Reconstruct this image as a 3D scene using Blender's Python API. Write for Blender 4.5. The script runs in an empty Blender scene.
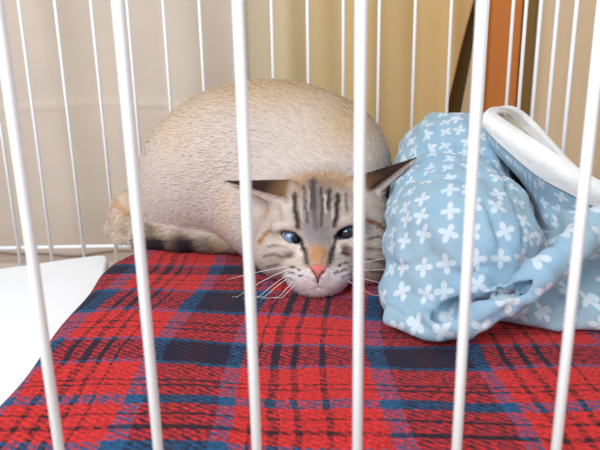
import bpy, math, random
import numpy as np
from mathutils import Vector, Matrix
random.seed(7); rng = np.random.default_rng(7)
scn = bpy.context.scene
# ------------------------------------------------------------------ camera
H = 0.195; PITCH = math.radians(15.0); ROLL = math.atan(40/2260); FPX = 600.0
fw = np.array([0, math.cos(PITCH), -math.sin(PITCH)])
up0 = np.array([0, math.sin(PITCH), math.cos(PITCH)]); rt0 = np.array([1.0, 0, 0])
RT = math.cos(ROLL)*rt0 - math.sin(ROLL)*up0
UP = math.cos(ROLL)*up0 + math.sin(ROLL)*rt0
CAM = np.array([0, 0, H])
cd = bpy.data.cameras.new('camera'); cam = bpy.data.objects.new('camera', cd); scn.collection.objects.link(cam)
M = Matrix(((RT[0], UP[0], -fw[0], 0), (RT[1], UP[1], -fw[1], 0), (RT[2], UP[2], -fw[2], H), (0, 0, 0, 1)))
cam.matrix_world = M
cd.sensor_fit = 'HORIZONTAL'; cd.sensor_width = 36; cd.lens = 36*FPX/600; cd.clip_start = 0.01
cd.dof.use_dof = True; cd.dof.focus_distance = 0.36; cd.dof.aperture_fstop = 18
scn.camera = cam
# ------------------------------------------------------------------ world, lights, exposure
w = bpy.data.worlds.new('room_light'); scn.world = w; w.use_nodes = True
w.node_tree.nodes['Background'].inputs[0].default_value = (0.85, 0.92, 1.0, 1)
w.node_tree.nodes['Background'].inputs[1].default_value = 0.72
def area(name, loc, tgt, sx, sy, power, col):
    l = bpy.data.lights.new(name, 'AREA'); l.shape = 'RECTANGLE'; l.size = sx; l.size_y = sy; l.energy = power; l.color = col
    o = bpy.data.objects.new(name, l); scn.collection.objects.link(o); o.location = loc
    o.rotation_euler = (Vector(tgt)-Vector(loc)).to_track_quat('-Z', 'Y').to_euler(); return o
area('window_daylight', (-0.40, -0.33, 0.66), (0.0, 0.35, 0.05), 0.5, 0.5, 9.0, (0.95, 0.98, 1.0))
scn.view_settings.view_transform = 'Standard'; scn.view_settings.look = 'None'
scn.view_settings.gamma = 1; scn.view_settings.use_curve_mapping = False
scn.view_settings.exposure = 0.0

# ------------------------------------------------------------------ helpers
def ray(px, py):
    return fw + RT*((px-300)/FPX) + UP*((225-py)/FPX)
def at(px, py, Y):
    r = ray(px, py); return CAM + r*(Y/r[1])
def atz(px, py, z):
    r = ray(px, py); return CAM + r*((z-H)/r[2])
def proj(P):
    Q = np.asarray(P)-CAM; d = Q@fw
    return 300+FPX*(Q@RT)/d, 225-FPX*(Q@UP)/d
def s2l(c):
    c = np.asarray(c, float)/255.0
    return np.where(c <= 0.04045, c/12.92, ((c+0.055)/1.055)**2.4)
def rgba(c): return tuple(float(x) for x in s2l(c))+(1.0,)
def link(o, parent=None):
    scn.collection.objects.link(o)
    if parent is not None: o.parent = parent
    return o
def tag(o, label, cat, group=None, kind=None):
    if label: o['label'] = label
    if cat: o['category'] = cat
    if group: o['group'] = group
    if kind: o['kind'] = kind
    return o
def empty(name, loc=(0, 0, 0)):
    o = bpy.data.objects.new(name, None); o.location = loc; o.empty_display_size = 0.02; return link(o)
def mesh_obj(name, V, F, mat, parent=None, smooth=True, col=None, uv=None, origin=None):
    V = np.asarray(V, dtype=np.float64)
    if parent is not None: V = V-np.array(parent.location)
    me = bpy.data.meshes.new(name)
    F = np.asarray(F) if not isinstance(F, list) else F
    me.from_pydata(V.tolist(), [], F.tolist() if not isinstance(F, list) else F)
    if smooth: me.polygons.foreach_set('use_smooth', [True]*len(me.polygons))
    if col is not None:
        a = me.color_attributes.new('Col', 'FLOAT_COLOR', 'POINT')
        c = np.ones((len(V), 4)); c[:, :3] = col; a.data.foreach_set('color', c.ravel())
    if uv is not None:
        l = me.uv_layers.new(name='UVMap'); idx = np.zeros(len(me.loops), dtype=np.int64)
        me.loops.foreach_get('vertex_index', idx); l.data.foreach_set('uv', np.asarray(uv)[idx].ravel())
    if mat: me.materials.append(mat)
    me.update(); o = bpy.data.objects.new(name, me); return link(o, parent)
def tube(pts, rad, n=10, caps=True):
    P = np.asarray(pts, float); m = len(P); rad = np.broadcast_to(np.asarray(rad, float), (m,))
    T = np.gradient(P, axis=0); T /= np.linalg.norm(T, axis=1)[:, None]
    ref = np.array([0, 0, 1.0]) if abs(T[0][2]) < 0.9 else np.array([0, 1.0, 0])
    V = []
    for i in range(m):
        a = np.cross(T[i], ref); a /= np.linalg.norm(a); b = np.cross(T[i], a)
        for k in range(n):
            t = 2*math.pi*k/n; V.append(P[i]+rad[i]*(math.cos(t)*a+math.sin(t)*b))
    F = [[i*n+k, i*n+(k+1) % n, (i+1)*n+(k+1) % n, (i+1)*n+k] for i in range(m-1) for k in range(n)]
    if caps: F.append(list(range(n))[::-1]); F.append([(m-1)*n+k for k in range(n)])
    return V, F
def join(parts):
    V = []; F = []
    for v, f in parts:
        b = len(V); V += [tuple(x) for x in v]; F += [[b+i for i in q] for q in f]
    return V, F
def box(x0, x1, y0, y1, z0, z1):
    V = [(x, y, z) for z in (z0, z1) for y in (y0, y1) for x in (x0, x1)]
    F = [[0, 2, 3, 1], [4, 5, 7, 6], [0, 1, 5, 4], [2, 6, 7, 3], [0, 4, 6, 2], [1, 3, 7, 5]]
    return V, F
def bevel(o, w_, seg=3):
    m = o.modifiers.new('bevel', 'BEVEL'); m.width = w_; m.segments = seg; return o
def smoothnoise(P, sc, seed=0):
    r = np.random.default_rng(seed); P = np.asarray(P); out = np.zeros(len(P))
    for _ in range(10):
        k = r.normal(size=3); k /= np.linalg.norm(k); f = sc*r.uniform(0.6, 1.7)
        out += np.sin(P@k*f+r.uniform(0, 6.28))
    return out/10*1.6
# ---- node materials
def mat(name):
    m = bpy.data.materials.new(name); m.use_nodes = True; nt = m.node_tree
    return m, nt, nt.nodes['Principled BSDF']
class N:
    def __init__(s, nt): s.nt = nt
    def __call__(s, typ, **kw):
        n = s.nt.nodes.new(typ)
        for k, v in kw.items(): setattr(n, k, v)
        return n
    def math(s, op, a, b=None, c=None):
        n = s.nt.nodes.new('ShaderNodeMath'); n.operation = op
        for i, x in enumerate((a, b, c)):
            if x is None: continue
            if isinstance(x, (int, float)): n.inputs[i].default_value = x
            else: s.nt.links.new(x, n.inputs[i])
        return n.outputs[0]
    def mix(s, f, a, b, typ='MIX'):
        n = s.nt.nodes.new('ShaderNodeMix'); n.data_type = 'RGBA'; n.blend_type = typ
        for i, x in ((0, f), (6, a), (7, b)):
            if isinstance(x, (int, float)): n.inputs[i].default_value = x
            elif isinstance(x, tuple): n.inputs[i].default_value = x
            else: s.nt.links.new(x, n.inputs[i])
        return n.outputs[2]
def plain(name, c, rough=0.6, noise=0.0, nscale=20, spec=0.3, bump=0.0, stretch=(1, 1, 1)):
    m, nt, b = mat(name); g = N(nt)
    b.inputs['Roughness'].default_value = rough; b.inputs['Specular IOR Level'].default_value = spec
    tc = g('ShaderNodeTexCoord'); mp = g('ShaderNodeMapping'); mp.inputs['Scale'].default_value = stretch
    nt.links.new(tc.outputs['Object'], mp.inputs[0])
    nz = g('ShaderNodeTexNoise'); nz.inputs['Scale'].default_value = nscale; nz.inputs['Detail'].default_value = 4
    nt.links.new(mp.outputs[0], nz.inputs['Vector'])
    c1 = rgba(np.clip(np.array(c)*(1-noise), 0, 255)); c2 = rgba(np.clip(np.array(c)*(1+noise), 0, 255))
    nt.links.new(g.mix(nz.outputs[0], c1, c2), b.inputs['Base Color'])
    if bump:
        bp = g('ShaderNodeBump'); bp.inputs['Strength'].default_value = bump; bp.inputs['Distance'].default_value = 0.002
        nt.links.new(nz.outputs[0], bp.inputs['Height']); nt.links.new(bp.outputs[0], b.inputs['Normal'])
    return m
white_enamel = plain('white_enamel', (248, 250, 253), 0.35, 0.01, 60, 0.5)
tray_mat = plain('tray_plastic', (206, 194, 186), 0.6, 0.03, 30)
pad_white = plain('white_plastic', (250, 250, 250), 0.5, 0.003, 10)
cloth_grey = plain('greyish_beige_cloth', (208, 193, 178), 0.9, 0.05, 14, 0.1, 0.3)
cloth_tan = plain('tan_cloth', (206, 180, 130), 0.9, 0.08, 10, 0.1, 0.3, (1, 1, 0.3))
def tan_gradient():      # beige to tan along its width; the yellower light is put into the colour
    nt = cloth_tan.node_tree; g = N(nt); b = nt.nodes['Principled BSDF']; tc = g('ShaderNodeTexCoord'); sx = g('ShaderNodeSeparateXYZ'); nt.links.new(tc.outputs['Object'], sx.inputs[0])
    mr = g('ShaderNodeMapRange'); nt.links.new(sx.outputs[0], mr.inputs[0]); mr.inputs[1].default_value = -.06; mr.inputs[2].default_value = .19
    cr = g('ShaderNodeValToRGB'); nt.links.new(mr.outputs[0], cr.inputs[0]); e = cr.color_ramp.elements
    e[0].color = rgba((206, 192, 168)); e[1].color = rgba((214, 176, 120)); n = e.new(.35); n.color = rgba((206, 182, 136))
    old = b.inputs['Base Color'].links[0].from_socket
    nt.links.new(g.mix(.5, cr.outputs[0], old, 'MIX') if False else cr.outputs[0], b.inputs['Base Color'])
tan_gradient()
cloth_pale = plain('pale_tan_cloth', (216, 190, 155), 0.9, 0.07, 12, 0.1, 0.3, (1, 1, 0.3))
wood_orange = plain('orange_wood', (196, 116, 52), 0.5, 0.14, 40, 0.3, 0.2, (1, 1, 0.06))
wood_olive = plain('dark_olive_wood', (128, 98, 48), 0.6, 0.12, 40, 0.3, 0.2, (1, 1, 0.06))
wall_mat = plain('painted_wall', (216, 192, 158), 0.9, 0.03, 6, 0.1)
floor_mat = plain('wood_floor', (196, 176, 164), 0.6, 0.12, 12, 0.3, 0.1, (1, 8, 1))
cushion_mat = plain('tan_cushion', (220, 186, 148), 0.9, 0.05, 60, 0.1, 0.3)
def vcol_mat(name, rough, spec=0.2, sheen=0.0, var=0.0):
    m, nt, b = mat(name); g = N(nt); a = g('ShaderNodeVertexColor'); a.layer_name = 'Col'
    out = a.outputs['Color']
    if var:
        tc = g('ShaderNodeTexCoord'); nz = g('ShaderNodeTexNoise'); nz.inputs['Scale'].default_value = 900
        nt.links.new(tc.outputs['Object'], nz.inputs['Vector'])
        out = g.mix(var, out, g.mix(nz.outputs[0], (0.0, 0.0, 0.0, 1), (1, 1, 1, 1)), 'OVERLAY')
    nt.links.new(out, b.inputs['Base Color'])
    b.inputs['Roughness'].default_value = rough; b.inputs['Specular IOR Level'].default_value = spec
    if sheen: b.inputs['Sheen Weight'].default_value = sheen
    return m

# ------------------------------------------------------------------ room
def struct(name, V, F, m):
    o = mesh_obj(name, V, F, m, smooth=False); o['kind'] = 'structure'; return o
struct('floor', *box(-1.5, 1.5, -0.2, 1.15, -0.06, -0.012), floor_mat)
struct('wall_back', *box(-1.5, 1.5, 1.1, 1.15, -0.012, 1.2), wall_mat)
struct('wall_right', *box(1.0, 1.05, -0.2, 1.1, -0.012, 1.2), wall_mat)

# ------------------------------------------------------------------ things behind the cage
def curtain(name, x0, x1, Y, z0, z1, amp, m, slant=0.0, slant0=0.0, seam=None, seed=0, freq=55, yx=0.0):
    nx, nz = 110, 160; V = []; r = np.random.default_rng(seed); ph = r.uniform(0, 6, 4)
    for j in range(nz):
        v = j/(nz-1); z = z0+(z1-z0)*v
        for i in range(nx):
            u = i/(nx-1); x = x0+(x1-x0)*u+slant*v*u+slant0*v*(1-u)
            y = Y+yx*u+amp*(math.sin(freq*x+ph[0]+0.6*math.sin(4*z+ph[1]))+0.5*math.sin(freq*2.1*x+ph[2]+z*3))
            if seam is not None:
                zz = z-(seam+0.003*math.sin(x*22)); y += -0.003*math.exp(-(zz/0.002)**2)-0.003/(1+math.exp(max(-40, min(40, zz/0.003))))
            V.append((x, y, z))
    F = [[j*nx+i, j*nx+i+1, (j+1)*nx+i+1, (j+1)*nx+i] for j in range(nz-1) for i in range(nx-1)]
    o = mesh_obj(name, V, F, m); s = o.modifiers.new('thickness', 'SOLIDIFY'); s.thickness = 0.003; return o
YB = 0.66
xa = at(243, 60, YB)[0]; xl = at(-120, 60, YB)[0]
o = curtain('hanging_cloth', xl, xa, YB, -0.01, 0.55, 0.007, cloth_grey, seam=at(60, 107, YB)[2], seed=1, freq=40)
tag(o, 'greyish beige cloth hanging behind the left half of the cage, with a horizontal seam', 'cloth')
pT = at(474, 0, YB+0.012); pB = at(444, 112, YB+0.012)
sl = (pT[0]-pB[0])/(pT[2]-pB[2]); zb0, zb1 = -0.01, 0.55
xr0 = pB[0]+sl*(zb0-pB[2])
o = curtain('hanging_cloth', xa-0.012, xr0, YB+0.014, zb0, zb1, 0.0065, cloth_tan, slant=sl*(zb1-zb0), seed=4, freq=70)
tag(o, 'tan cloth hanging behind the middle of the cage, right edge slanting beside a dark gap', 'cloth')
o = mesh_obj('gap_panel', *box(at(430, 60, .70)[0], at(492, 60, .70)[0], .702, .712, -.012, .55), wood_olive, smooth=False)  # added panel; its dark colour stands in for the shadow gap
bevel(o, .002); tag(o, 'dark olive panel added to stand in for the narrow shadow gap beside the tan cloth edge', 'gap_panel')
xs = at(463, 110, .675)[0]
pT2 = at(481, 0, .690); pB2 = at(461, 112, .690); sl2 = (pT2[0]-pB2[0])/(pT2[2]-pB2[2])
o = curtain('hanging_cloth', pB2[0]+sl2*(-.01-pB2[2]), at(489, 225, .690)[0], .690, -.01, .55, .0012, cloth_pale, seed=9, freq=90, slant=-.0, slant0=sl2*.56)
tag(o, 'narrow strip of pale tan cloth between the dark gap and the orange post', 'cloth')
a = at(488, 60, .65)[0]; b = at(518, 60, .65)[0]
o = mesh_obj('wooden_post', *box(a, b, .645, .675, -.012, .55), wood_orange, smooth=False); bevel(o, .003)
tag(o, 'orange-brown wooden post standing behind the back right corner of the cage', 'post')
a = at(519, 60, .65)[0]; b = at(533, 60, .65)[0]
o = mesh_obj('wooden_batten', *box(a, b, .65, .67, -.012, .55), wood_olive, smooth=False); bevel(o, .002)
tag(o, 'thin dark brown batten right beside the orange wooden post', 'batten')
o = curtain('hanging_cloth', b-0.004, b+0.13, .668, -.01, .55, .003, cloth_pale, seed=12, freq=110, yx=-0.12)
tag(o, 'pale tan cloth hanging beyond the right side bars of the cage', 'cloth')

# ------------------------------------------------------------------ the cage
YF, YR, XS, XL = 0.173, 0.585, 0.1945, -0.44
ZT = 0.46; R_ = 0.00155
cage = empty('wire_cage', (0, YR, 0)); tag(cage, 'white wire pet cage whose upright bars cross the whole view around the cat', 'cage')
def rod(name, p, q, r=R_, label=None):
    V, F = tube(np.linspace(p, q, 3), r, 14); o = mesh_obj(name, V, F, white_enamel, cage); return o
zr = at(60, 247, YR)[2]
x225 = [at(p, 225, YF)[0] for p in (28, 138, 247.5, 359.2, 469.5, 580)]
sp = (x225[-1]-x225[0])/5
x0 = x225[0]
fr = list(x225)
while fr[0]-sp > XL+0.01: fr.insert(0, fr[0]-sp)
for x in fr: rod('bar', (x, YF, 0.0), (x, YF, ZT), 0.00168)
px_b = [20+35.9*k for k in range(14)]
xb = [at(p, 0, YR)[0] for p in px_b]; s2 = xb[1]-xb[0]
while xb[0]-s2 > XL+0.01: xb.insert(0, xb[0]-s2)
for x in xb:
    if x < XS-0.01: rod('bar', (x, YR-.0035, 0.0), (x, YR-.0035, ZT))
y = .569; k = 0
while y > YF+.015:
    rod('bar', (XS, y, 0), (XS, y, ZT)); y -= .0322
y = .569
while y > YF+.015:
    rod('bar', (XL, y, 0), (XL, y, ZT)); y -= .0322
for z in (zr, ZT-.004):
    rod('rail', (XL, YR, z), (XS, YR, z), 0.0019)
    rod('rail', (XS+.0036, YF, z), (XS+.0036, YR, z), 0.0019); rod('rail', (XL-.0036, YF, z), (XL-.0036, YR, z), 0.0019)
rod('rail', (XL, YF-.0036, .012), (XS, YF-.0036, .012), 0.0019); rod('rail', (XL, YF-.0036, ZT-.004), (XS, YF-.0036, ZT-.004), 0.0019)
o = mesh_obj('tray', *box(XL-.012, XS+.012, YF-.012, YR+.012, -.012, .0), tray_mat, cage, smooth=False); bevel(o, .003)

# ------------------------------------------------------------------ white pad on the left
def left_edge_(y): return float(np.interp(y, [.18, .27, .35, .43], [-.147, -.148, -.151, -.155]))
pad_pts = [atz(-150, 287, .03), atz(0, 268, .03), atz(60, 259.5, .03), atz(98, 254.5, .03), atz(107, 255, .03), atz(108, 259, .03)]
pad_pts = [np.array(p) for p in pad_pts]
pr = [(p[0], min(p[1], .57)) for p in pad_pts]
pr += [(left_edge_(yy)-.0005, yy) for yy in (.44, .40, .35, .30, .25, .2)]+[(-.42, .2)]
pr[0] = (max(pr[0][0], -.43), pr[0][1])
npg = len(pr)
V = [(x, y, .001) for x, y in pr]+[(x, y, .03) for x, y in pr]
F = [list(range(npg)), [npg+i for i in range(npg)][::-1]]+[[i, npg+i, npg+(i+1) % npg, (i+1) % npg] for i in range(npg)]
o = mesh_obj('plastic_tray', V, F, pad_white, smooth=False); bevel(o, .003)
tag(o, 'bright white flat plastic tray on the cage floor left of the tartan blanket', 'tray')

# ------------------------------------------------------------------ cushion and tartan blanket
ZB = 0.045
def left_edge(y): return float(np.interp(y, [.18, .27, .35, .43, .455, .475, .50, .57], [-.147, -.148, -.151, -.155, -.153, -.146, -.133, -.118]))
o = mesh_obj('cushion', *box(-.150, .186, .197, .575, .001, ZB-.013), cushion_mat, smooth=False); bevel(o, .008, 4)
tag(o, 'tan cushion showing a sliver beneath the back left corner of the tartan blanket', 'cushion')
def blanket_z(x, y):
    h = 0.0016*math.sin(21*x+9*y)+0.0012*math.sin(33*y-14*x+1)+0.0009*math.sin(60*x+23*y)
    return h*0.7
nu, nv = 150, 160; V = []; UV = []
Y0, Y1 = 0.188, 0.572
for j in range(nv):
    t = j/(nv-1)
    for i in range(nu):
        u = i/(nu-1)
        yy = Y0+(Y1-Y0)*t; xL = left_edge(yy)-.0012*math.sin(60*yy); xR = 0.1895
        # arc: side skirt on the left, flat, short skirt on the right
        if u < 0.16:
            q = u/0.16; a = (1-q); ang = min(1, a*1.3)*math.pi/2
            r = 0.012; x = xL+r-r*math.sin(ang); z = ZB-r+r*math.cos(ang)
            if a*1.3 > 1: z -= (a*1.3-1)/0.3*0.010
        elif u > 0.93:
            q = (u-0.93)/0.07; r = .01; ang = q*math.pi/2; x = xR-r+r*math.sin(ang); z = ZB-r+r*math.cos(ang)
        else:
            q = (u-0.16)/0.77; x = xL+.012+q*(xR-.01-xL-.012); z = ZB
        z += blanket_z(x, yy)
        e = min(yy-Y0, Y1-yy)
        if e < .012: z -= .012-math.sqrt(max(0, .012**2-(.012-e)**2))
        V.append((x, yy, z))
        UV.append((x+0.0035*math.sin(26*yy)+(0 if u >= .16 else -(1-u/.16)*.006), yy+0.0022*math.sin(24*x+1)))
F = [[j*nu+i, j*nu+i+1, (j+1)*nu+i+1, (j+1)*nu+i] for j in range(nv-1) for i in range(nu-1)]
tm, nt, bs = mat('tartan_wool'); g = N(nt)
uvn = g('ShaderNodeUVMap'); uvn.uv_map = 'UVMap'
nzw = g('ShaderNodeTexNoise'); nzw.inputs['Scale'].default_value = 38; nzw.inputs['Detail'].default_value = 3
nt.links.new(uvn.outputs[0], nzw.inputs['Vector'])
vm = g('ShaderNodeVectorMath', operation='MULTIPLY_ADD'); nt.links.new(nzw.outputs['Color'], vm.inputs[0]); vm.inputs[1].default_value = (.006, .005, 0)
nt.links.new(uvn.outputs[0], vm.inputs[2])
sx = g('ShaderNodeSeparateXYZ'); nt.links.new(vm.outputs[0], sx.inputs[0])
Vv0 = sx.outputs[1]
U = g.math('SUBTRACT', g.math('SUBTRACT', sx.outputs[0], g.math('MULTIPLY', g.math('SUBTRACT', sx.outputs[1], .32), .06)), .002); Vv = g.math('ADD', g.math('SUBTRACT', sx.outputs[1], .002), g.math('MULTIPLY', g.math('ADD', sx.outputs[0], .05), .06))
RED = (218, 48, 48); NAVY = (38, 30, 54); BLUE = (36, 88, 130); BLK = (62, 28, 36); MAR = (120, 22, 40); PUR = (84, 54, 104)
def stripes(sock, lo, hi, lst):
    mr = g('ShaderNodeMapRange'); mr.inputs[1].default_value = lo; mr.inputs[2].default_value = hi
    nt.links.new(sock, mr.inputs[0])
    def ramp(sub, l2, h2, source):
        cr = g('ShaderNodeValToRGB'); cr.color_ramp.interpolation = 'CONSTANT'
        e = cr.color_ramp.elements; nt.links.new(source, cr.inputs[0])
        sub = [(max(0., (p-l2)/(h2-l2)), c) for p, c in sub]
        e[0].position = 0; e[0].color = rgba(sub[0][1]); e.remove(e[1])
        for p, c in sub[1:]:
            n = e.new(min(1., p)); n.color = rgba(c)
        return cr.outputs[0]
    if len(lst) <= 30: return ramp(lst, lo, hi, mr.outputs[0])
    h = len(lst)//2; A = ramp(lst[:h], lo, hi, mr.outputs[0]); B = ramp([lst[h-1]]+lst[h:], lo, hi, mr.outputs[0])
    thr = (lst[h][0]-lo)/(hi-lo)
    return g.mix(g.math('GREATER_THAN', mr.outputs[0], thr), A, B)
# warp stripes (run away from the viewer), positions from the photo's rows
def X330(px): return atz(px, 330, ZB)[0]
wl = []
def seg(px, c): wl.append((X330(px), c))
seg(-60, NAVY); seg(-20, RED)
for a_, c in ((-20, RED), (20, NAVY), (62, BLUE), (80, RED), (93, BLK), (98, RED), (109, BLK), (117, RED), (125, BLK), (129, RED), (141, BLK), (144, RED), (168, BLUE), (184, NAVY),
              (204, BLK), (222, NAVY), (243, BLUE), (257, RED), (268, BLK), (272, RED), (281, BLK), (289, RED), (302, BLK), (307, RED), (326, BLK), (330, RED), (369, BLUE), (387, NAVY),
              (415, BLK), (432, NAVY), (464, BLUE), (479, RED), (491, BLK), (497, RED), (508, BLK), (516, RED), (527, BLK), (533, RED), (548, BLK), (552, RED), (590, BLUE), (606, NAVY), (690, BLUE), (705, RED)):
    seg(a_, c)
wl.sort(key=lambda t: t[0])
warp = stripes(U, -.2, .21, wl)
fl = [(.18, RED), (.190, BLK), (.195, RED), (.200, BLUE), (.2145, RED), (.2225, BLK), (.2245, RED), (.2325, BLK), (.2345, RED), (.2425, BLUE), (.2505, RED), (.2585, BLK), (.2605, RED), (.2635, BLK), (.265, RED), (.281, BLUE), (.2845, NAVY), (.3065, BLUE), (.3105, RED),
      (.3215, BLK), (.3235, RED), (.330, BLK), (.3312, RED), (.345, BLUE), (.350, NAVY), (.380, BLUE), (.386, RED), (.395, BLK), (.397, RED), (.405, BLK), (.407, RED), (.418, NAVY), (.436, BLUE), (.441, RED), (.452, BLK), (.454, RED), (.485, NAVY), (.51, RED)]
weft = stripes(Vv, .17, .58, fl)
tw = g.math('SINE', g.math('MULTIPLY', g.math('ADD', g.math('MULTIPLY', U, 0.75), g.math('MULTIPLY', Vv, 1.25)), 2*math.pi/.0046))
nz2 = g('ShaderNodeTexNoise'); nz2.inputs['Scale'].default_value = 330; nz2.inputs['Detail'].default_value = 3; nt.links.new(uvn.outputs[0], nz2.inputs['Vector'])
fac = g.math('ADD', g.math('MULTIPLY', tw, .17), g.math('ADD', .52, g.math('MULTIPLY', g.math('SUBTRACT', nz2.outputs[0], .5), 1.3)))
mr = g('ShaderNodeMapRange'); nt.links.new(fac, mr.inputs[0]); mr.inputs[1].default_value = .2; mr.inputs[2].default_value = .8
col = g.mix(mr.outputs[0], warp, weft)
fz = g('ShaderNodeTexNoise'); fz.inputs['Scale'].default_value = 500; fz.inputs['Detail'].default_value = 4; nt.links.new(uvn.outputs[0], fz.inputs['Vector'])
fz2 = g('ShaderNodeMapRange'); fz2.inputs[1].default_value = .3; fz2.inputs[2].default_value = .7; fz2.inputs[3].default_value = .48; fz2.inputs[4].default_value = 1.2; nt.links.new(fz.outputs[0], fz2.inputs[0])
cmb = g('ShaderNodeCombineColor'); [nt.links.new(fz2.outputs[0], cmb.inputs[i]) for i in range(3)]
col = g.mix(1.0, col, cmb.outputs[0], 'MULTIPLY')
nt.links.new(col, bs.inputs['Base Color']); bs.inputs['Roughness'].default_value = .95; bs.inputs['Specular IOR Level'].default_value = .1; bs.inputs['Sheen Weight'].default_value = .05; bs.inputs['Sheen Roughness'].default_value = .6
bp = g('ShaderNodeBump'); bp.inputs['Strength'].default_value = .6; bp.inputs['Distance'].default_value = .0012
nt.links.new(g.math('ADD', g.math('MULTIPLY', tw, .3), fz.outputs[0]), bp.inputs['Height']); nt.links.new(bp.outputs[0], bs.inputs['Normal'])
tart = mesh_obj('tartan_blanket', V, F, tm, uv=UV)
s = tart.modifiers.new('thickness', 'SOLIDIFY'); s.thickness = .006; s.offset = -1
tag(tart, 'red and navy tartan wool blanket spread over the cushion under the cat', 'blanket')

# ------------------------------------------------------------------ implicit surfaces
def ell(c, r, R=None):
    c = np.asarray(c, float); r = np.broadcast_to(np.asarray(r, float), (3,))
    def f(P):
        q = P-c
        if R is not None: q = q@R
        k0 = np.linalg.norm(q/r, axis=-1); k1 = np.linalg.norm(q/(r*r), axis=-1)+1e-9
        return k0*(k0-1)/k1
    return f
def cap(a, b, ra, rb, flat=None, fr_=1.0):
    a = np.asarray(a, float); b = np.asarray(b, float); ab = b-a; L2 = ab@ab
    def f(P):
        t = np.clip(((P-a)@ab)/L2, 0, 1); q = P-a-t[..., None]*ab
        if flat is not None:
            fl_ = np.asarray(flat); q = q+((q@fl_)*(fr_-1))[..., None]*fl_
        return np.linalg.norm(q, axis=-1)-(ra+(rb-ra)*t)
    return f
def smin(a, b, k):
    h = np.maximum(k-np.abs(a-b), 0)/k; return np.minimum(a, b)-h*h*k*.25
def surface_nets(f, lo, hi, h, newton=2):
    lo = np.array(lo); n = np.ceil((np.array(hi)-lo)/h).astype(int)+1
    B = 12; D = np.full(n, 1.0, np.float32)
    for i in range(0, n[0], B):
        for j in range(0, n[1], B):
            for k in range(0, n[2], B):
                e = [min(i+B, n[0]), min(j+B, n[1]), min(k+B, n[2])]
                c = lo+h*(np.array([i, j, k])+B/2)
                v = f(c[None])[0]
                if abs(v) > h*B*1.9+.004: D[i:e[0], j:e[1], k:e[2]] = v; continue
                G = np.stack(np.meshgrid(*[lo[q]+h*np.arange((i, j, k)[q], e[q]) for q in range(3)], indexing='ij'), -1)
                D[i:e[0], j:e[1], k:e[2]] = f(G.reshape(-1, 3)).reshape(G.shape[:3])
    S = D < 0; nx, ny, nz = n
    c = np.zeros((nx-1, ny-1, nz-1), int); acc = np.zeros((nx-1, ny-1, nz-1, 3)); cnt = np.zeros((nx-1, ny-1, nz-1))
    for dx in (0, 1):
        for dy in (0, 1):
            for dz in (0, 1): c += S[dx:nx-1+dx, dy:ny-1+dy, dz:nz-1+dz]
    act = (c > 0) & (c < 8); idx = -np.ones(act.shape, int); A = np.argwhere(act); idx[act] = np.arange(len(A))
    P = np.zeros((len(A), 3)); C = np.zeros(len(A))
    for ax in range(3):
        o1, o2 = [q for q in range(3) if q != ax]
        for u in (0, 1):
            for v in (0, 1):
                p0 = A.copy(); p0[:, o1] += u; p0[:, o2] += v; p1 = p0.copy(); p1[:, ax] += 1
                d0 = D[tuple(p0.T)]; d1 = D[tuple(p1.T)]; m = (d0 < 0) != (d1 < 0)
                t = np.where(m, d0/np.where(m, d0-d1, 1), 0)
                q = p0.astype(float); q[:, ax] += t; P[m] += q[m]; C[m] += 1
    P = lo+h*P/C[:, None]
    F = []
    for ax in range(3):
        o1, o2 = [(1, 2), (2, 0), (0, 1)][ax]
        sl = [slice(0, n[q]-1) if q == ax else slice(1, n[q]-1) for q in range(3)]
        sl1 = list(sl); sl1[ax] = slice(1, n[ax])
        a0 = S[tuple(sl)]; a1 = S[tuple(sl1)]; E = np.argwhere(a0 != a1); sg = a0[tuple(E.T)]
        off = np.array([0 if q == ax else 1 for q in range(3)]); E = E+off
        def cell(u, v):
            e = E.copy(); e[:, o1] -= u; e[:, o2] -= v; return idx[tuple(e.T)]
        Q = np.stack([cell(1, 1), cell(0, 1), cell(0, 0), cell(1, 0)], 1)
        Q[~sg] = Q[~sg][:, ::-1]; F.append(Q)
    F = np.concatenate(F); F = F[(F >= 0).all(1)]
    def grad(P):
        e = h*.5; g_ = np.stack([f(P+np.eye(3)[q]*e)-f(P-np.eye(3)[q]*e) for q in range(3)], -1)/(2*e); return g_
    for _ in range(newton):
        g_ = grad(P); d = f(P); st = g_*(d/np.maximum((g_*g_).sum(1), .2))[:, None]
        l = np.linalg.norm(st, axis=1); st *= np.minimum(1, h*.7/np.maximum(l, 1e-9))[:, None]; P = P-st
    Nn = grad(P); Nn /= np.linalg.norm(Nn, axis=1)[:, None]+1e-9
    return P, F, Nn

# ------------------------------------------------------------------ light blue printed quilt bundle
qm, nt, bs = mat('blue_flower_print'); g = N(nt)
uvn = g('ShaderNodeUVMap'); uvn.uv_map = 'UVMap'
vo = g('ShaderNodeTexVoronoi', voronoi_dimensions='2D', feature='F1'); vo.inputs['Scale'].default_value = 88; vo.inputs['Randomness'].default_value = .42
nt.links.new(uvn.outputs[0], vo.inputs['Vector'])
sb = g('ShaderNodeVectorMath', operation='SUBTRACT'); 
sc1 = g('ShaderNodeVectorMath', operation='SCALE'); nt.links.new(uvn.outputs[0], sc1.inputs[0]); sc1.inputs[3].default_value = 88
sc2 = g('ShaderNodeVectorMath', operation='SCALE'); nt.links.new(vo.outputs['Position'], sc2.inputs[0]); sc2.inputs[3].default_value = 88
nt.links.new(sc1.outputs[0], sb.inputs[0]); nt.links.new(sc2.outputs[0], sb.inputs[1])
sp2 = g('ShaderNodeSeparateXYZ'); nt.links.new(sb.outputs[0], sp2.inputs[0])
scol = g('ShaderNodeSeparateColor'); nt.links.new(vo.outputs['Color'], scol.inputs[0])
ang = g.math('ADD', g.math('ARCTAN2', sp2.outputs[1], sp2.outputs[0]), g.math('MULTIPLY', scol.outputs[0], 6.28))
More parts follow.
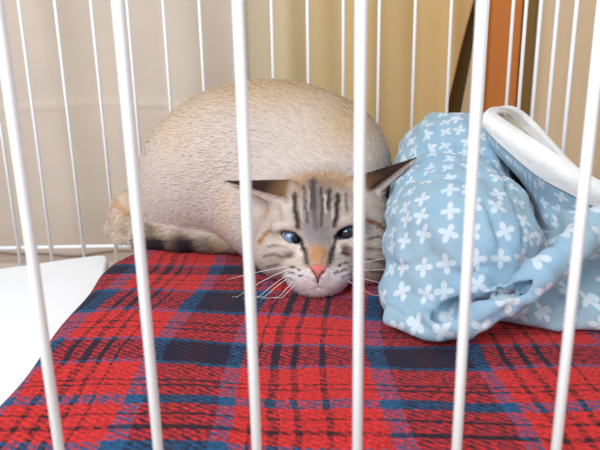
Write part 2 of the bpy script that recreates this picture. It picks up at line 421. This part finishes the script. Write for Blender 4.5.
pet = g.math('ABSOLUTE', g.math('COSINE', g.math('MULTIPLY', ang, 2)))
rad = g.math('MULTIPLY_ADD', g.math('POWER', pet, 1.1), .29, .105)
ln = g('ShaderNodeVectorMath', operation='LENGTH'); nt.links.new(sb.outputs[0], ln.inputs[0])
mk = g('ShaderNodeMapRange'); nt.links.new(g.math('SUBTRACT', rad, ln.outputs['Value']), mk.inputs[0]); mk.inputs[1].default_value = -.03; mk.inputs[2].default_value = .05
gz = g('ShaderNodeTexNoise'); gz.inputs['Scale'].default_value = 90; nt.links.new(uvn.outputs[0], gz.inputs['Vector'])
basec = g.mix(gz.outputs[0], rgba((138, 172, 196)), rgba((158, 188, 207)))
gl = g('ShaderNodeTexNoise'); gl.inputs['Scale'].default_value = 14; nt.links.new(uvn.outputs[0], gl.inputs['Vector'])
glr = g('ShaderNodeMapRange'); nt.links.new(gl.outputs[0], glr.inputs[0]); glr.inputs[1].default_value = .42; glr.inputs[2].default_value = .68; glr.inputs[4].default_value = .7
basec = g.mix(glr.outputs[0], basec, rgba((158, 176, 182)))
nt.links.new(g.mix(g.math('MULTIPLY', mk.outputs[0], .8), basec, rgba((214, 222, 228))), bs.inputs['Base Color'])
bs.inputs['Roughness'].default_value = .9; bs.inputs['Specular IOR Level'].default_value = .1; bs.inputs['Sheen Weight'].default_value = .15
fz = g('ShaderNodeTexNoise'); fz.inputs['Scale'].default_value = 700; nt.links.new(uvn.outputs[0], fz.inputs['Vector'])
bp = g('ShaderNodeBump'); bp.inputs['Strength'].default_value = .35; bp.inputs['Distance'].default_value = .001
nt.links.new(fz.outputs[0], bp.inputs['Height']); nt.links.new(bp.outputs[0], bs.inputs['Normal'])
lining_mat = plain('white_lining', (240, 236, 234), .9, .03, 200, .1, .4)

bundle = empty('folded_quilt', tuple(at(470, 340, .36)*np.array([1, 1, 0])+np.array([0, 0, ZB])))
tag(bundle, 'light blue bundled quilt printed with white flowers, edge folded open to white lining', 'quilt')
def chain(pts, rad, flat=None, fr_=1.0):
    P = [at(*p) for p in pts]; return [cap(P[i], P[i+1], rad[i], rad[i+1], flat, fr_) for i in range(len(P)-1)]
q_front = ell(at(460, 243, .372), (.0495, .060, .050)); q_low = ell(at(428, 296, .345), (.031, .034, .026))
q_back = ell(at(449, 172, .455), (.0425, .060, .046)); q_mid = ell(at(452, 205, .41), (.045, .05, .04))
q_right = ell(at(548, 302, .355), (.056, .047, .030)); q_right2 = ell(at(590, 250, .37), (.035, .045, .045))
band = chain([(395, 318, .322), (432, 330, .305), (475, 317, .298), (520, 291, .296), (556, 262, .302), (600, 222, .314), (640, 190, .33)], [.008, .0095, .0095, .0092, .0095, .0095, .009])
lip = chain([(452, 286, .330), (480, 283, .318), (510, 281, .318), (532, 268, .33)], [.008, .0085, .006, .005])
def fq0(P):
    d = smin(smin(q_front(P), q_back(P), .012), q_mid(P), .012); d = smin(d, q_low(P), .014)
    d = smin(d, np.minimum(q_right(P), q_right2(P)), .004)
    for c in lip: d = smin(d, c(P), .006)
    for c in band: d = smin(d, c(P), .003)
    wr = 0.0011*np.sin(P[..., 0]*150+P[..., 2]*190+2*np.sin(P[..., 1]*50))+.0008*np.sin(P[..., 0]*310-P[..., 2]*120+P[..., 1]*90)
    wr += .0007*np.sin(P[..., 0]*420+P[..., 2]*260+3*np.sin(P[..., 1]*70+P[..., 2]*40))+.0016*np.abs(np.sin(P[..., 2]*120+P[..., 0]*60+P[..., 1]*30+1.5))
    return d+wr*.8
def surf(f, px, py, y0=.2):
    r_ = ray(px, py); t = y0/r_[1]
    for _ in range(80):
        d_ = float(f((CAM+r_*t)[None])[0])
        if d_ < 3e-4: break
        t += d_*.7
    return CAM+r_*t
def crease(pts, rad, push):
    P_ = [surf(fq0, x_, y_)+ray(x_, y_)*push for x_, y_ in pts]; return [cap(P_[i], P_[i+1], rad[i], rad[i+1]) for i in range(len(P_)-1)]
slit = []
for push in (-.004, -.001, .002, .005, .008, .011):
    slit += crease([(431, 319), (440, 316), (450, 310), (458, 303), (472, 298), (500, 295), (520, 289), (535, 280)], [.001, .0040, .0055, .0030, .0018, .0024, .0032, .001], push)
fine = []
for pts, rd in (([(388, 262), (402, 268), (418, 264), (432, 254)], .0014), ([(392, 300), (408, 294), (422, 300), (434, 312)], .0016), ([(398, 186), (420, 178), (450, 176), (475, 184)], .0018),
                ([(498, 168), (510, 190), (520, 215), (524, 245)], .0016), ([(484, 200), (496, 226), (502, 252)], .0013), ([(440, 270), (462, 276), (484, 268)], .0016), ([(405, 312), (416, 322), (430, 330)], .0013),
                ([(404, 160), (424, 150), (446, 150), (470, 158)], .0011), ([(480, 326), (510, 309), (540, 290)], .0012), ([(500, 330), (530, 318), (560, 300)], .0016), ([(520, 334), (548, 326), (575, 310)], .0014), ([(575, 330), (588, 300), (597, 270)], .0016)):
    fine += crease(pts, [rd*.4]+[rd]*(len(pts)-2)+[rd*.4], .0003)
def fq(P):
    d = fq0(P)
    for c in slit: d = -smin(-d, c(P), .0015)
    for c in fine: d = -smin(-d, c(P), .004)
    d = -smin(-d, P[..., 2]-(ZB+.0008), .006)
    return -smin(-d, -(P[..., 0]-.187), .006)
P, F, Nn = surface_nets(fq, (.03, .27, .04), (.20, .53, .19), .002)
C0 = at(470, 240, .42); C0[2] = .05
ax = np.array([-.1, -.72, .7]); ax /= np.linalg.norm(ax)
e1 = np.cross(ax, [0, 0, 1]); e1 /= np.linalg.norm(e1); e2 = np.cross(e1, ax)
d = P-C0; rr = np.linalg.norm(d, axis=1); dn = d/rr[:, None]; al = np.arccos(np.clip(dn@ax, -1, 1)); phi = np.arctan2(dn@e2, dn@e1)
uv = np.stack([.085*al*np.cos(phi), .085*al*np.sin(phi)], 1)+.3
mesh_obj('cover', P, F, qm, bundle, uv=uv)
def cr(A, t):
    A = np.asarray(A, float); n = len(A)-1; x = t*n; i = min(int(x), n-1); u = x-i
    p0 = A[i-1] if i > 0 else 2*A[0]-A[1]; p1 = A[i]; p2 = A[i+1]; p3 = A[i+2] if i+2 <= n else 2*A[n]-A[n-1]
    return .5*((2*p1)+(-p0+p2)*u+(2*p0-5*p1+4*p2-p3)*u*u+(-p0+3*p1-3*p2+p3)*u**3)
def patch(name, rows, m, parent, th=.003, nu=60, nv=24, wr=0.0008, uvo=(0, 0), off=0, label=None):
    R3 = [[at(*p) for p in r] for r in rows]
    G = np.zeros((nv, nu, 3))
    for i in range(nu):
        colm = [cr(r, i/(nu-1)) for r in R3]
        for j in range(nv): G[j, i] = cr(colm, j/(nv-1))
    Vv_ = G.reshape(-1, 3); n = smoothnoise(Vv_, 120, 3)
    Vv_ = Vv_+np.array([.3, -.8, .4])*(n*wr)[:, None]
    du = np.concatenate([[0], np.cumsum(np.linalg.norm(np.diff(G[nv//2], axis=0), axis=1))]); dv = np.concatenate([[0], np.cumsum(np.linalg.norm(np.diff(G[:, nu//2], axis=0), axis=1))])
    uv_ = np.array([[du[i]+uvo[0], dv[j]+uvo[1]] for j in range(nv) for i in range(nu)])
    F_ = [[j*nu+i, j*nu+i+1, (j+1)*nu+i+1, (j+1)*nu+i] for j in range(nv-1) for i in range(nu-1)]
    o = mesh_obj(name, Vv_, F_, m, parent, uv=uv_)
    s = o.modifiers.new('thickness', 'SOLIDIFY'); s.thickness = th; s.offset = off
    b_ = o.modifiers.new('bevel', 'BEVEL'); b_.width = th*.35; b_.segments = 2; b_.angle_limit = 1.0; b_.limit_method = 'ANGLE'
    if label: o['label'] = label
    return o
# outer flap falling from the lining edge (rows go downward)
patch('flap', [[(488, 130, .400), (506, 150, .385), (540, 176, .365), (575, 196, .352), (612, 220, .345)],
               [(491, 142, .408), (510, 164, .392), (541, 196, .372), (574, 214, .356), (612, 236, .348)],
               [(500, 152, .44), (523, 178, .455), (544, 216, .372), (573, 234, .360), (612, 252, .350)],
               [(508, 166, .455), (528, 210, .465), (546, 244, .380), (572, 254, .366), (612, 266, .352)],
               [(512, 180, .450), (532, 245, .465), (550, 272, .380), (575, 276, .372), (612, 282, .358)]], qm, bundle, .004, uvo=(.05, .02))
# white lining: a band turned over the edge and looping round the top
patch('lining', [[(486, 124, .398), (504, 144, .382), (540, 173, .362), (575, 193, .350), (612, 213, .342)],
                 [(486, 119, .396), (507, 134, .378), (542, 158, .357), (577, 180, .346), (612, 199, .339)],
                 [(491, 115, .404), (512, 130, .384), (546, 151, .360), (581, 174, .349), (612, 191, .342)]], lining_mat, bundle, .006, wr=.0006, label='white lining band turned outward along the fold')
patch('lining', [[(486, 123, .398), (486, 111, .412), (499, 107, .430), (516, 109, .440), (533, 123, .440), (552, 142, .415), (572, 164, .388), (600, 190, .356)],
                 [(493, 126, .402), (495, 116, .416), (503, 114, .434), (513, 117, .446), (527, 130, .448), (545, 150, .420), (563, 172, .395), (598, 198, .358)]],
      lining_mat, bundle, .005, wr=.0006, nv=8, label='white lining loop standing up at the fold')
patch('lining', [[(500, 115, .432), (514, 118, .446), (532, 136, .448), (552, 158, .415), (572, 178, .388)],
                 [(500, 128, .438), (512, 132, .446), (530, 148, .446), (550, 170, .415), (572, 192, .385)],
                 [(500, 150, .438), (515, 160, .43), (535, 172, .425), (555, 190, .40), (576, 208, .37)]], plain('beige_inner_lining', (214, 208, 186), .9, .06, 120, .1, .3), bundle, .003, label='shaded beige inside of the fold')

# ------------------------------------------------------------------ the cat
HC = at(320, 238, .402); SC = ((HC-CAM)@fw)/FPX
HR, HU, HF = RT, UP, -fw
def hp(px, py, z):     # head point: seen at (px,py), z px-units in front of the head centre plane
    k = 1-z/600.0
    c = CAM+ray(px, py)*(((HC-CAM)@fw)*k); return c
HM = np.stack([HR, HU, HF], 1)
def hell(px, py, z, r, rot=0):
    R = HM
    if rot:
        a = math.radians(rot); R = HM@np.array([[math.cos(a), -math.sin(a), 0], [math.sin(a), math.cos(a), 0], [0, 0, 1]])
    return ell(hp(px, py, z), np.array(r)*SC, R)
def bell(px, py, Y, r): return ell(at(px, py, Y), r)
body_prims = [(bell(272, 166, .500, (.090, .062, .070)), .01), (bell(187, 190, .522, (.043, .045, .050)), .03), (bell(222, 160, .515, (.052, .05, .048)), .03),
              (bell(338, 178, .478, (.038, .048, .05)), .03), (bell(300, 215, .46, (.06, .045, .045)), .02),
              (bell(130, 214, .528, (.0165, .024, .021)), .008), (bell(128, 232, .518, (.013, .02, .012)), .006), (bell(225, 228, .49, (.03, .02, .017)), .01)]
tail = [(118, 238, .530), (146, 237, .498), (180, 236, .486), (210, 238, .478), (236, 243, .468)]
tp = [at(*p) for p in tail]; tr = [.010, .0125, .0125, .0115, .008]
for p in tp: p[2] = max(p[2], ZB+.008)
body_prims += [(cap(tp[i], tp[i+1], tr[i], tr[i+1]), .006) for i in range(4)]
head_prims = [(hell(320, 228, -18, (57, 47, 50)), .012), (hell(283, 250, -8, (29, 28, 30)), .010), (hell(358, 246, -8, (31, 30, 30)), .010),
              (hell(305, 272, 22, (20, 15, 20)), .008), (hell(332, 271, 22, (20, 15, 20)), .008), (hell(318, 285, 14, (19, 13, 20)), .014),
              (cap(hp(319, 238, 24), hp(318, 264, 38), 11*SC, 9*SC), .010), (hell(318, 270, 42, (9, 6, 7)), .003),
              (hell(290, 226, 22, (17, 7, 12), 12), .008), (hell(346, 223, 22, (17, 7, 12), -12), .008),
              (hell(290, 250, 18, (16, 8, 12)), .008), (hell(346, 247, 18, (16, 8, 12)), .008), (hell(370, 256, -14, (21, 30, 28)), .01), (hell(367, 216, -20, (22, 27, 24)), .01)]
up_n = HU
earprims = [(cap(hp(286, 194, 6), hp(225, 182, -2), 14*SC, 1.2*SC, HF, 1.0), .008), (cap(hp(362, 190, -12), hp(417, 158.5, 22), 15*SC, 1.3*SC, HF, 1.0), .008)]
eyehole = [hell(291.5, 237.5, 30, (10.8, 4.1, 13), -26), hell(348, 232.5, 30, (14.0, 5.3, 13), 22)]
earhole = [cap(hp(266, 207, 16), hp(243, 194, 12), 5*SC, 1.5*SC), cap(hp(378, 192, 6), hp(402, 172, 18), 7*SC, 1.5*SC)]
mouth = [cap(hp(318, 279, 44), hp(318, 285, 36), 1.2*SC, 1.2*SC), cap(hp(318, 285, 38), hp(309, 288, 36), .8*SC, .5*SC), cap(hp(318, 285, 38), hp(327, 287.5, 36), .8*SC, .5*SC)]
nostril = [cap(hp(312.5, 273, 47), hp(315, 275, 47), 1.1*SC, .8*SC), cap(hp(323.5, 273, 47), hp(321, 275, 47), 1.1*SC, .8*SC)]
def fcat(P):
    d = None
    for f, k in body_prims: v = f(P); d = v if d is None else smin(d, v, k)
    hd = None
    for f, k in head_prims: v = f(P); hd = v if hd is None else smin(hd, v, k)
    for f, k in earprims: hd = smin(hd, f(P), k)
    for f in earhole: hd = -smin(-hd, f(P), .003)
    d = smin(d, hd, .010)
    for f in eyehole: d = -smin(-d, f(P), .0015)
    for f in mouth+nostril: d = -smin(-d, f(P), .0015)
    return -smin(-d, P[..., 2]-(ZB-.0003), .004)
CP, CF, CN = surface_nets(fcat, (-.185, .33, .038), (.10, .58, .20), .00115)
# ---- coat colours, a function of place on the coat
def seg_d(x, y, pts):
    best = np.full(x.shape, 1e9)
    for (ax_, ay), (bx, by) in zip(pts[:-1], pts[1:]):
        dx, dy = bx-ax_, by-ay; L = dx*dx+dy*dy+1e-9
        t = np.clip(((x-ax_)*dx+(y-ay)*dy)/L, 0, 1); best = np.minimum(best, np.hypot(x-ax_-t*dx, y-ay-t*dy))
    return best
HEAD_STROKES = [
 ('e', (300, 182, 46, 15), (206, 164, 124), .8, 1.3), ('e', (345, 180, 26, 12), (206, 168, 132), .8, 1.6),
 ('e', (318, 214, 20, 32), (142, 128, 126), .85, 1.5), ('e', (317, 236, 13, 13), (140, 134, 136), .8, 1.5),
 ('e', (279, 205, 17, 14), (220, 204, 192), .6, 1.5), ('e', (355, 205, 14, 14), (214, 196, 182), .6, 1.5),
 ('s', [(295, 198), (296, 212), (299, 228)], 3.0, (62, 42, 36), .95), ('s', [(304, 190), (305, 200), (308, 224)], 1.6, (92, 78, 74), .8),
 ('s', [(313, 184), (313, 208)], 4.2, (84, 74, 78), .9), ('s', [(314, 206), (316, 228)], 3.0, (96, 88, 92), .7), ('s', [(321, 190), (322, 210), (321, 226)], 1.9, (80, 68, 70), .85),
 ('s', [(329, 193), (328, 210)], 2.6, (70, 48, 42), .9), ('s', [(337, 198), (336, 212), (334, 227)], 2.8, (58, 42, 38), .95), ('s', [(345, 196), (346, 212)], 1.6, (120, 96, 84), .7),
 ('s', [(309, 192), (309, 210)], 1.2, (206, 192, 180), .8), ('s', [(325, 198), (325.5, 214)], 1.3, (226, 214, 206), .85), ('s', [(301.5, 206), (302.5, 222)], 1.2, (214, 200, 188), .8), ('s', [(332.5, 204), (332, 220)], 1.2, (220, 206, 196), .8),
 ('s', [(286, 192), (287, 203)], 2.0, (112, 104, 84), .6), ('s', [(270, 205), (267, 220)], 1.8, (206, 166, 128), .7), ('s', [(281, 204), (283, 222)], 2.0, (176, 150, 134), .6),
 ('s', [(262, 243), (266, 236), (272, 232)], 2.3, (174, 110, 58), .95), ('s', [(270, 247), (279, 246), (288, 248)], 1.6, (126, 108, 100), .85), ('s', [(266, 256), (276, 254), (284, 257)], 1.6, (136, 118, 110), .8),
 ('s', [(268, 266), (280, 264)], 1.5, (138, 120, 112), .75),
 ('e', (290, 254, 5.5, 4.5), (112, 96, 88), .9, 1.4), ('e', (345, 251.5, 7.5, 5.5), (98, 50, 48), .95, 1.5),
 ('e', (300, 251, 4, 6), (232, 222, 214), .8, 1.5), ('e', (337, 249, 3.5, 6), (236, 228, 222), .8, 1.5), ('e', (345, 241, 9, 3.5), (228, 214, 206), .7, 1.5), ('e', (288, 245, 10, 3), (226, 212, 202), .7, 1.5),
 ('e', (318, 255, 11, 11), (186, 134, 92), .92, 1.4), ('s', [(305, 250), (307.5, 262)], 3.2, (70, 56, 46), .9), ('s', [(332, 250), (329, 262)], 3.2, (64, 50, 44), .9),
 ('e', (300, 281, 22, 12), (246, 238, 240), .9, 1.5), ('e', (336, 280, 22, 12), (246, 238, 240), .9, 1.5), ('e', (318, 292, 24, 8), (240, 226, 230), .9, 1.5),
 ('s', [(292, 266), (295, 267)], 1.3, (66, 34, 34), .95), ('s', [(298, 269), (300, 270)], 1.3, (66, 34, 34), .95), ('s', [(291, 272), (295, 273)], 1.4, (76, 48, 44), .9), ('s', [(299, 275), (303, 275.5)], 1.4, (76, 48, 44), .9), ('s', [(286, 277), (296, 279)], 1.0, (120, 96, 90), .7),
 ('s', [(338, 266), (340, 265)], 1.3, (66, 34, 32), .95), ('s', [(343, 263.5), (346, 262.5)], 1.3, (66, 34, 32), .95), ('s', [(334, 273), (345, 269)], 1.4, (74, 46, 42), .9), ('s', [(340, 277), (350, 273)], 1.0, (110, 84, 78), .8),
 ('s', [(366, 222), (376, 226), (386, 234)], 2.1, (158, 92, 54), .95), ('s', [(366, 240), (378, 238), (386, 242)], 1.6, (124, 106, 98), .85), ('s', [(366, 249), (384, 250)], 1.6, (128, 110, 102), .8), ('s', [(366, 259), (382, 262)], 1.8, (122, 104, 98), .85), ('s', [(368, 270), (380, 272)], 1.8, (126, 106, 98), .8),
 ('s', [(370, 206), (384, 212)], 1.6, (186, 160, 140), .6),
 ('s', [(280.5, 231), (287, 231.6), (296, 234.5), (301.5, 240), (304, 249)], 2.0, (40, 28, 28), .95), ('s', [(281, 234), (288, 242), (300, 244)], 1.4, (60, 48, 46), .85),
 ('s', [(334, 239), (340, 231), (350, 226), (362, 226)], 2.0, (44, 32, 32), .95), ('s', [(335, 239), (333, 249)], 1.6, (54, 38, 36), .9), ('s', [(336, 239), (347, 239.5), (360, 234)], 1.4, (60, 48, 46), .85),
 ('t', [(309.5, 266), (327, 265.5), (318.5, 279.5)], (214, 120, 110), .97), ('s', [(309, 266), (313, 272), (318, 279)], .95, (96, 44, 44), .85), ('s', [(327.5, 266), (323, 272), (318.5, 279)], .95, (96, 44, 44), .85),
 ('s', [(308, 264.5), (318, 263.5), (328, 264)], .9, (110, 70, 60), .5), ('s', [(318, 280), (318, 285)], .8, (150, 90, 96), .8), ('s', [(304, 289), (318, 285.5), (332, 288)], .7, (170, 130, 132), .6),
]
def s2(c): return s2l(c)
def paint_cat(P, jit=True):
    x, y = proj(P); n1 = smoothnoise(P, 260, 5); n2 = smoothnoise(P, 700, 6)
    c = np.tile(s2((216, 200, 190)), (len(P), 1))
    def mixc(m, col):
        nonlocal c
        m = np.clip(m, 0, 1)[:, None]; c = c*(1-m)+s2(col)*m
    # body: pale cream coat, warmer along the spine and haunch
    zr_ = P[:, 2]
    mixc(np.clip((zr_-.150)/.028, 0, 1)*.75, (212, 180, 136))
    mixc(np.exp(-((x-172)/26)**2-((y-128)/26)**2)*.6, (226, 196, 160)); mixc(np.exp(-((x-350)/30)**2-((y-125)/26)**2)*.75, (206, 174, 126))
    mixc(np.exp(-((x-128)/16)**2-((y-205)/30)**2)*.6, (224, 192, 156))
    mixc(np.exp(-(seg_d(x, y, [(116, 196), (120, 206), (130, 214)])/2.6)**2)*.7, (196, 142, 84)); mixc(np.exp(-(seg_d(x, y, [(112, 222), (113, 210), (117, 203)])/2.2)**2)*.6, (190, 150, 104))
    mixc(np.exp(-((x-121)/12)**2-((y-228)/12)**2)*.65, (188, 164, 138)); mixc(np.exp(-((x-126)/4)**2-((y-231)/5)**2)*.7, (140, 112, 84))
    mixc(np.exp(-(seg_d(x, y, [(228, 196), (226, 215), (222, 240)])/6)**2)*.4, (226, 192, 150))
    # tail: grey-brown rings over a near black underside
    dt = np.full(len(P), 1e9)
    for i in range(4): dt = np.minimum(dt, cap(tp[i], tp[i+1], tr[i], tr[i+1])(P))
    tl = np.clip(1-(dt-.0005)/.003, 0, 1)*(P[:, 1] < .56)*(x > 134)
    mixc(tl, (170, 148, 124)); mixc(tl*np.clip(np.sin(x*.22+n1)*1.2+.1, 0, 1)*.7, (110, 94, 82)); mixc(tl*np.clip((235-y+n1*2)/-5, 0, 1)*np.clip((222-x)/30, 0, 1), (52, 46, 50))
    # head
    Q = (P-HC)@HM/SC; hd = np.full(len(P), 1e9)
    for f, k in head_prims[:7]+head_prims[12:]: hd = np.minimum(hd, f(P))
    hm = np.clip(1-(hd-.0045)/.004, 0, 1)*np.clip((P[:, 1]*-1+.445)/.012, 0, 1)
    mixc(hm, (212, 193, 180)); mixc(hm*np.clip(n1*.6, 0, 1)*.6, (176, 156, 142)); mixc(hm*np.clip(-n2*.7, 0, 1)*.6, (232, 218, 208))
    xx = x+n2*.7; yy = y+n1*.9
    for st in HEAD_STROKES:
        if st[0] == 'e':
            (cx, cy, rx, ry), col, a_, p = st[1:]; m = np.clip((1.25-np.hypot((xx-cx)/rx, (yy-cy)/ry))*p, 0, 1)*a_
        elif st[0] == 's':
            pts, w_, col, a_ = st[1:]; m = np.clip(1.35-seg_d(xx, yy, pts)/w_, 0, 1)*a_
        else:
            T, col, a_ = st[1:]; m = np.full(len(P), 1e9)
            ctr = np.mean(T, 0)
            for (p, q) in ((0, 1), (1, 2), (2, 0)):
                ex, ey = T[q][0]-T[p][0], T[q][1]-T[p][1]; s_ = ex*(y-T[p][1])-ey*(x-T[p][0]); sc_ = ex*(ctr[1]-T[p][1])-ey*(ctr[0]-T[p][0])
                m = np.minimum(m, s_*np.sign(sc_)/math.hypot(ex, ey))
            m = np.clip(m+.8, 0, 1)*a_
        mixc(m*hm, col)
    # ears: dark backs above the ear's middle line, pale inner side below it
    for (A, B, f, side) in ((np.array(proj(hp(286, 194, 6))), np.array(proj(hp(225, 182, -2))), earprims[0][0], -1), (np.array(proj(hp(362, 190, -12))), np.array(proj(hp(417, 158.5, 22))), earprims[1][0], 1)):
        em = np.clip(1-(f(P)-.0005)/.0025, 0, 1); ab = B-A; L = np.linalg.norm(ab); t = ((x-A[0])*ab[0]+(y-A[1])*ab[1])/L/L
        em = em*np.clip((t+.12)/.15, 0, 1)
        below = ((x-A[0])*(-ab[1])+(y-A[1])*ab[0])/L*side
        lim = 5.5*(1-t)+.3
        mixc(em, (222, 204, 192)); dk = em*np.clip((lim-below)/1.5, 0, 1)
        mixc(dk, (126, 94, 64)); mixc(dk*np.clip((t-.06+n1*.1)/.35, 0, 1), (52, 38, 34))
        mixc(em*np.exp(-((below-lim-.8)/1.2)**2)*.7*(t < .85), (150, 120, 100))
    return c
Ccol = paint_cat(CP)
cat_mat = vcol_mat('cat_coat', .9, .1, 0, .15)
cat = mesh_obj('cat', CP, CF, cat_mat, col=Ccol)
tag(cat, 'cream cat with tabby face and flattened ears crouching on the tartan blanket', 'cat')
# ---- eyes
def sphere(c, r, nu=40, nv=28):
    V = [c+r*np.array([math.sin(math.pi*j/nv)*math.cos(2*math.pi*i/nu), math.sin(math.pi*j/nv)*math.sin(2*math.pi*i/nu), math.cos(math.pi*j/nv)]) for j in range(nv+1) for i in range(nu)]
    F = [[j*nu+i, (j+1)*nu+i, (j+1)*nu+(i+1) % nu, j*nu+(i+1) % nu] for j in range(nv) for i in range(nu)]
    return np.array(V), F
eye_mat = vcol_mat('glossy_eye', .06, .6)
for (cx, cy, z, r, irx, pup) in ((291.5, 237.8, 15, 13, 291, (296.5, 239)), (348, 232.8, 15, 13.5, 346, (345.5, 233.5))):
    V, F = sphere(hp(cx, cy, z), r*SC, 72, 48); x, y = proj(V); V2 = V
    c = np.tile(s2((214, 222, 232)), (len(V), 1)); dd = np.hypot(x-pup[0]+2.0*(cx < 320), y-pup[1])
    for rad_, cc in ((11.5, (58, 70, 92)), (10.6, (116, 138, 174) if cx < 320 else (70, 84, 104))):
        m = np.clip((rad_-dd)/.7+.5, 0, 1)[:, None]; c = c*(1-m)+s2(cc)*m
    dd = np.hypot((x-pup[0])/(1.15 if cx < 320 else 1.7), y-pup[1]); m = np.clip((4.8-dd)/.7+.5, 0, 1)[:, None]; c = c*(1-m)+s2((14, 16, 26))*m
    mesh_obj('eye', V, F, eye_mat, cat, col=c)
# ---- fur: thin tapering blades rooted in the coat
tri = np.concatenate([CF[:, [0, 1, 2]], CF[:, [0, 2, 3]]]); a_, b_, c_ = CP[tri[:, 0]], CP[tri[:, 1]], CP[tri[:, 2]]
ar = np.linalg.norm(np.cross(b_-a_, c_-a_), axis=1)
tcn = (a_+b_+c_)/3; ok = (tcn[:, 2] > ZB+.002)
isH = (np.linalg.norm((tcn-HC)/SC, axis=1) < 82) & (tcn[:, 1] < .43)
wt = ar*ok*np.where(isH, 3.2, 1.0); NS = 95000
ti = rng.choice(len(tri), NS, p=wt/wt.sum()); u, v = rng.random(NS), rng.random(NS); fl_ = u+v > 1; u[fl_] = 1-u[fl_]; v[fl_] = 1-v[fl_]
T = tri[ti]; w0 = 1-u-v
RP = CP[T[:, 0]]*w0[:, None]+CP[T[:, 1]]*u[:, None]+CP[T[:, 2]]*v[:, None]; RN = CN[T[:, 0]]*w0[:, None]+CN[T[:, 1]]*u[:, None]+CN[T[:, 2]]*v[:, None]
RN /= np.linalg.norm(RN, axis=1)[:, None]
x, y = proj(RP); hd = isH[ti]
clear = np.ones(NS, bool)
for cx, cy, rx, ry, rot in ((291.5, 238, 13, 5.8, 24), (348, 232.8, 15, 7, -22), (318, 271, 11, 8, 0)):
    a = math.radians(rot); dx, dy = x-cx, y-cy; p = dx*math.cos(a)+dy*math.sin(a); q = -dx*math.sin(a)+dy*math.cos(a); clear &= ~(hd & (np.hypot(p/rx, q/ry) < 1))
earm = np.zeros(NS, bool)
for f, k in earprims: earm |= f(RP) < .0006
nose = hp(318, 262, 45); flow = np.where(hd[:, None], RP-nose, np.array([-.55, .35, -.05])+.25*np.stack([smoothnoise(RP, 40, 21), smoothnoise(RP, 40, 22), smoothnoise(RP, 40, 23)], 1))
flow = flow-(flow*RN).sum(1)[:, None]*RN; flow /= np.linalg.norm(flow, axis=1)[:, None]+1e-9
jj = rng.normal(size=(NS, 3))*np.where(hd, .2, .13)[:, None]
dist = np.linalg.norm(RP-nose, axis=1)/SC
L = np.where(hd, np.clip(.0012+dist*.00004, .0012, .0048), .0058)*rng.uniform(.7, 1.25, NS); L = np.where(earm, .0016, L)
lift = np.where(hd, .26, .20)
D = flow+RN*lift[:, None]+jj; D /= np.linalg.norm(D, axis=1)[:, None]
sel = clear; RP, RN, D, L = RP[sel], RN[sel], D[sel], L[sel]; n = len(RP)
mid = RP+D*L[:, None]*.5+RN*(L*.05)[:, None]; tip = RP+D*L[:, None]-RN*(L*.10)[:, None]; tip[:, 2] -= L*.05
side = np.cross(RN+rng.normal(size=(n, 3))*.15, D); side /= np.linalg.norm(side, axis=1)[:, None]+1e-9
wd = np.where(hd[sel], .00025, .00042)[:, None]
FV = np.stack([RP-RN*.0004-side*wd, RP-RN*.0004+side*wd, mid-side*wd*.8, mid+side*wd*.8, tip], 1).reshape(-1, 3)
FV[:, 2] = np.maximum(FV[:, 2], ZB-.0005)
base = np.arange(n)*5
FF = [[b, b+1, b+3, b+2][::-1] for b in base]+[[b+2, b+3, b+4][::-1] for b in base]
print('FLIP', float(np.mean((np.cross(D, side)*RN).sum(1))))
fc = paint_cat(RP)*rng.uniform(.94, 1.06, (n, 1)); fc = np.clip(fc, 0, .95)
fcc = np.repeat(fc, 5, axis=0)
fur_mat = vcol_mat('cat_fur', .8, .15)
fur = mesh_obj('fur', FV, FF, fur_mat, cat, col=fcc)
nn = np.repeat(RN, 5, axis=0)*.85+np.repeat(D, 5, axis=0)*.15
fur.data.normals_split_custom_set_from_vertices(nn.tolist())
# ---- whiskers
wm = plain('whisker', (250, 248, 246), .4)
WH = [((293, 268, 30), (262, 278, 36), (232, 301, 30)), ((296, 271, 32), (268, 284, 36), (246, 312, 28)), ((294, 274, 32), (265, 292, 34), (244, 322, 28)), ((299, 276, 34), (280, 294, 36), (262, 318, 30)),
      ((291, 266, 28), (258, 271, 30), (226, 280, 26)), ((301, 278, 34), (288, 292, 36), (275, 306, 34)), ((340, 268, 30), (368, 272, 34), (396, 268, 30)), ((342, 271, 30), (370, 282, 34), (398, 286, 30)),
      ((338, 274, 32), (360, 290, 36), (384, 300, 32)), ((343, 265, 28), (372, 262, 30), (402, 254, 26)), ((288, 226, 30), (276, 208, 46), (262, 196, 50)), ((347, 221, 30), (356, 204, 46), (366, 190, 50))]
for a, b, c in WH:
    A, B, C = (hp(*q) for q in (a, b, c)); ts = np.linspace(0, 1, 12)[:, None]
    pts = (1-ts)**2*A+2*ts*(1-ts)*B+ts**2*C; pts[:, 2] = np.maximum(pts[:, 2], ZB+.002)
    V, F = tube(pts, np.linspace(.00022, .00007, 12), 5); mesh_obj('whisker', V, F, wm, cat)
